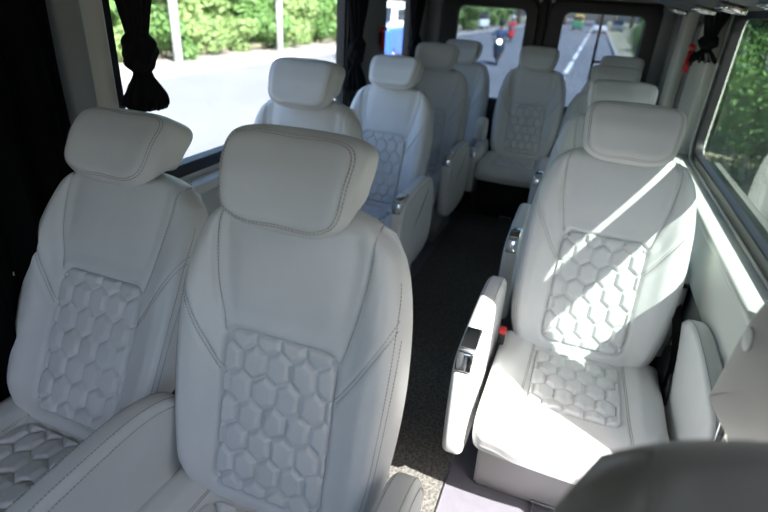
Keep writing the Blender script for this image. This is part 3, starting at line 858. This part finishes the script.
# scooter, riders
def scooter(loc, rz, label, paint, lamp=True):
    root = empty('motor_scooter', loc, rz); tag(root, label, 'scooter')
    # faces -y (towards the van)
    for nm, y in (('front_wheel', -.62), ('rear_wheel', .60)):
        bm = bmesh.new(); n = 24; m = 10; rg = []
        for i in range(n):
            a = 2*pi*i/n
            rg.append([bm.verts.new((.05*sin(2*pi*j/m), y+cos(a)*(.20+.05*cos(2*pi*j/m)), .25+sin(a)*(.20+.05*cos(2*pi*j/m)))) for j in range(m)])
        for i in range(n):
            for j in range(m): bm.faces.new((rg[i][j], rg[(i+1) % n][j], rg[(i+1) % n][(j+1) % m], rg[i][(j+1) % m]))
        w = obj(nm, bm, RUBBER, root)
        bm = bmesh.new(); add_disc(bm, (0, y, .25), (1, 0, 0), .14, .05); obj('rim', bm, STEEL, w)
    obj('fork', tube([(0, -.62, .25), (0, -.52, .55), (0, -.40, .98)], .03), STEEL, root)
    bm = bmesh.new(); rounded_block(bm, .20, .06, .30, .05, 8, lambda q: Vector((q.x*(1-.25*abs(q.z/.3)), q.y-.50+q.z*.25-.25*(q.x)**2*-3, q.z+.68))); obj('front_shield', bm, paint, root)
    bm = bmesh.new(); rounded_block(bm, .13, .16, .06, .05, 8, lambda q: Vector((q.x, q.y-.62, q.z+.47))); obj('mudguard', bm, paint, root)
    obj('floorboard', box((0, -.15, .30), (.30, .50, .08), .03), DUCT, root)
    bm = bmesh.new(); rounded_block(bm, .18, .42, .19, .10, 10, lambda q: Vector((q.x*(1-.2*q.y), q.y+.42, q.z+.52))); obj('rear_body', bm, paint, root)
    bm = bmesh.new(); rounded_block(bm, .15, .36, .05, .045, 8, lambda q: Vector((q.x, q.y+.38, q.z+.76))); obj('saddle', bm, RUBBER, root)
    obj('handlebar', tube([(-.33, -.34, 1.04), (-.12, -.42, 1.0), (.12, -.42, 1.0), (.33, -.34, 1.04)], .018), DUCT, root)
    bm = bmesh.new(); add_disc(bm, (0, -.50, .98), (0, 1, 0), .10, .08); obj('headlamp', bm, LAMPON if lamp else CHROME, root)
    for s in (-1, 1):
        m_ = obj('mirror', tube([(s*.25, -.38, 1.03), (s*.30, -.40, 1.20)], .008), DUCT, root)
        bm = bmesh.new(); add_disc(bm, (s*.32, -.40, 1.24), (0, 1, 0), .055, .02); obj('mirror_glass', bm, DARKG, m_)
    return root
def skin_body(name, chains, m, parent=None, loc=(0, 0, 0), rz=0, root_i=0):
    verts = []; edges = []; rad = []
    for ch in chains:
        prev = None
        for it in ch:
            if isinstance(it, int): prev = it; continue
            p, r = it; verts.append(p); rad.append(r); i = len(verts)-1
            if prev is not None: edges.append((prev, i))
            prev = i
    me = bpy.data.meshes.new(name); me.from_pydata(verts, edges, []); o = bpy.data.objects.new(name, me); COL.objects.link(o)
    sk = o.modifiers.new('s', 'SKIN'); sk.use_smooth_shade = True; o.modifiers.new('d', 'SUBSURF').levels = 1
    for i, v in enumerate(me.skin_vertices[0].data): v.radius = (rad[i], rad[i]); v.use_root = (i == root_i)
    dg = bpy.context.evaluated_depsgraph_get(); me2 = bpy.data.meshes.new_from_object(o.evaluated_get(dg)); bpy.data.objects.remove(o)
    me2.materials.clear()
    o = link(name, me2, m, parent); o.location = loc; o.rotation_euler = (0, 0, rz); return o
def rider(loc, rz, label, shirt, dy=0.0, helmet=None, hands=True):
    # seated facing -y, origin on the ground below the scooter
    root = empty('person', loc, rz); tag(root, label, 'person')
    hy = -.34 if hands else dy-.05; hz = 1.05 if hands else .92; hx = .30 if hands else .16
    Y = dy
    ch = [[((0, .25+Y, .88), .14), ((0, .22+Y, 1.08), .145), ((0, .17+Y, 1.28), .155), ((0, .15+Y, 1.42), .10), ((0, .12+Y, 1.52), .055), ((0, .08+Y, 1.62), .09), ((0, .07+Y, 1.72), .088)]]
    for s in (-1, 1):
        ch.append([2, ((s*.19, .16+Y, 1.38), .062), ((s*.30, .0+Y*.6, 1.18), .048), ((s*hx, hy+.05, hz+.02), .035), ((s*hx, hy-.01, hz), .04)])
        ch.append([0, ((s*.11, .20+Y, .86), .10), ((s*.19, -.16+Y*.6, .84), .075), ((s*.16, -.18+Y*.5, .50), .052), ((s*.15, -.20+Y*.5, .36), .045), ((s*.16, -.32+Y*.5, .35), .035)])
    obj_ = skin_body('body', ch, SKIN, root)
    # clothing: shirt and trousers, slightly larger chains
    st = [[((0, .25+Y, .90), .15), ((0, .22+Y, 1.08), .158), ((0, .17+Y, 1.28), .168), ((0, .15+Y, 1.43), .11)]]
    for s in (-1, 1): st.append([2, ((s*.20, .16+Y, 1.38), .075), ((s*.30, .0+Y*.6, 1.18), .06), ((s*(hx*.97), hy*.75, hz+.04), .046)])
    skin_body('shirt', st, shirt, root)
    tr = [[((0, .25+Y, .88), .155)]]
    for s in (-1, 1): tr.append([0, ((s*.12, .18+Y, .86), .11), ((s*.19, -.16+Y*.6, .84), .087), ((s*.16, -.18+Y*.5, .48), .064)])
    skin_body('trousers', tr, DUCT, root)
    bm = bmesh.new(); bmesh.ops.create_uvsphere(bm, u_segments=20, v_segments=12, radius=.145)
    for v in bm.verts:
        if v.co.z < -.05: v.co.z = -.05-(abs(v.co.z)-.05)*.5
    bmesh.ops.transform(bm, matrix=Matrix.Translation((0, .09+Y, 1.72)), verts=bm.verts)
    if helmet:
        h = obj('helmet', bm, helmet, root)
        bm = bmesh.new(); rounded_block(bm, .10, .02, .045, .018, 8, lambda q: Vector((q.x, q.y+.09+Y-.14+1.6*q.x*q.x*2, q.z+1.70))); obj('visor', bm, DARKG, h)
    else:
        for v in bm.verts: v.co.z = max(v.co.z, 1.70); 
        obj('hair', bm, BARK, root)
    return root
la, lb = (-3.95, 25.2, GZ), (-6.1, 44, GZ)
scooter(la, R(8), 'dark scooter with a lit headlamp riding behind the van', DARKG)
rider(la, R(8), 'person in a dark blue shirt and dark helmet riding the scooter with the lit headlamp', NAVY, helmet=BLACK)
scooter(lb, R(8), 'small reddish scooter farther back on the road, carrying two people', REDP, lamp=False)
rider(lb, R(8), 'person in a pink-red shirt steering the farther scooter', PINKS, helmet=WHITEP)
rider(lb, R(8), 'person in yellow sitting behind the driver of the farther scooter', YELP, dy=.42, helmet=WHITEP, hands=False)

# vehicles
def vehicle(name, loc, rz, L, W, H, label, cat, lower, upper, cab=.35, zb=.25, split=.5, group=None):
    root = empty(name, loc, rz); tag(root, label, cat, group)
    n = 12
    bm = bmesh.new(); rounded_block(bm, W/2, L/2, H*split/2, .12, 8, lambda q: Vector((q.x, q.y, q.z+zb+H*split/2))); obj('body', bm, lower, root)
    hh = H*(1-split)
    bm = bmesh.new(); rounded_block(bm, W/2*.95, L/2*.82, hh/2+.05, .14, 8, lambda q: Vector((q.x*(1-.12*(q.z/hh+.5)), (q.y+.08*L)*(1-.12*(q.z/hh+.5)), q.z+zb+H*split+hh/2-.03))); obj('cabin', bm, upper, root)
    wz = zb+H*split+hh*.5
    bm = bmesh.new(); add_box(bm, (0, -L*.32, wz), (W*.80, .06, hh*.6), .02, rot=Matrix.Rotation(R(-14), 3, 'X')); obj('windscreen', bm, DARKG, root)
    for s in (-1, 1):
        obj('side_window', box((s*W*.455, L*.06, wz), (.05, L*.5, hh*.5), .02), DARKG, root)
        bm = bmesh.new(); add_disc(bm, (s*W*.36, -L/2-.005, zb+H*split*.6), (0, 1, 0), .10, .05); obj('headlamp', bm, CHROME, root)
        for y in (-L*.32, L*.32):
            bm = bmesh.new(); add_disc(bm, (s*(W/2-.09), y, .30), (1, 0, 0), .30, .18); wl = obj('wheel', bm, RUBBER, root)
            bm = bmesh.new(); add_disc(bm, (s*(W/2-.02), y, .30), (1, 0, 0), .17, .07); obj('hub', bm, STEEL, wl)
    obj('bumper', box((0, -L/2-.04, zb+.1), (W*.95, .12, .18), .04), DUCT, root)
    return root
vehicle('pickup_van', (-8.6, 22.8, GZ), R(4), 4.4, 1.8, 2.0, 'white and blue van parked across the road behind the left pillar', 'van', BLUEP, WHITEP, split=.55)
vehicle('auto_rickshaw', (-2.9, 92, GZ), 0, 2.8, 1.5, 1.9, 'green and yellow three-wheeler far back on the road', 'auto rickshaw', GREENP, YELP)
vehicle('car', (.3, 84, GZ), 0, 4.0, 1.7, 1.5, 'white car far back in the centre of the right rear window', 'car', WHITEP, DARKG)
vehicle('car', (3.0, 100, GZ), 0, 4.2, 1.75, 1.55, 'grey car farthest back on the right side of the road', 'car', STEEL, DARKG)
vehicle('car', (-12.3, 62, GZ+.12), 0, 4.0, 1.7, 1.5, 'white car parked by the bushes seen through the left rear window', 'car', WHITEP, DARKG)
vehicle('car', (-19.5, 21, GZ), R(90), 4.2, 1.7, 1.5, 'red car behind the railing across the road', 'car', REDP, REDP)
# low building wall behind the shrubs
struct(obj('boundary_wall', boxb(-24, -23.7, -10, 60, GZ-.1, GZ+2.2), SALMON, smooth=False))

# ------------------------------------------------------------ light
struct(obj('verge_right', boxb(1.55, 8, -18, 255, GZ-.1, GZ+.05), EARTH, smooth=False))
w = bpy.data.worlds.new('World'); sc.world = w; w.use_nodes = True; nt = w.node_tree
bg = nt.nodes['Background']; sky = nt.nodes.new('ShaderNodeTexSky'); sky.sky_type = 'NISHITA'; sky.sun_disc = False
SUN = Vector((1.0, -.62, 1.36)).normalized()
sky.sun_elevation = math.asin(SUN.z); sky.sun_rotation = math.atan2(SUN.x, SUN.y); sky.air_density = 1; sky.dust_density = 2.5; sky.ozone_density = 1.5
nt.links.new(sky.outputs[0], bg.inputs[0]); bg.inputs[1].default_value = .25
sun = bpy.data.lights.new('sun', 'SUN'); sun.energy = 8.3; sun.angle = R(.55); sun.color = (1, .97, .92)
so = bpy.data.objects.new('sun', sun); COL.objects.link(so); so.rotation_euler = SUN.to_track_quat('Z', 'Y').to_euler(); so.location = (5, -2, 8)

# ------------------------------------------------------------ camera
cam = bpy.data.cameras.new('camera'); co = bpy.data.objects.new('camera', cam); COL.objects.link(co); sc.camera = co
yaw, pitch, roll = R(19.114), R(26.16), R(3.778)
fw = Vector((-sin(yaw)*cos(pitch), cos(yaw)*cos(pitch), -sin(pitch)))
r0 = Vector((cos(yaw), sin(yaw), 0)); u0 = r0.cross(fw)
rr = r0*cos(roll)+u0*sin(roll); uu = rr.cross(fw)
co.matrix_world = Matrix(((rr.x, uu.x, -fw.x, 0), (rr.y, uu.y, -fw.y, 0), (rr.z, uu.z, -fw.z, 1.5213), (0, 0, 0, 1)))
cam.sensor_width = 36; cam.lens = 24.277; cam.clip_start = .02; cam.clip_end = 600
cam.dof.use_dof = True; cam.dof.focus_distance = 1.35; cam.dof.aperture_fstop = 2.4
sc.view_settings.view_transform = 'Standard'; sc.view_settings.look = 'None'; sc.view_settings.gamma = 1
sc.view_settings.use_curve_mapping = False; sc.view_settings.exposure = 1.38
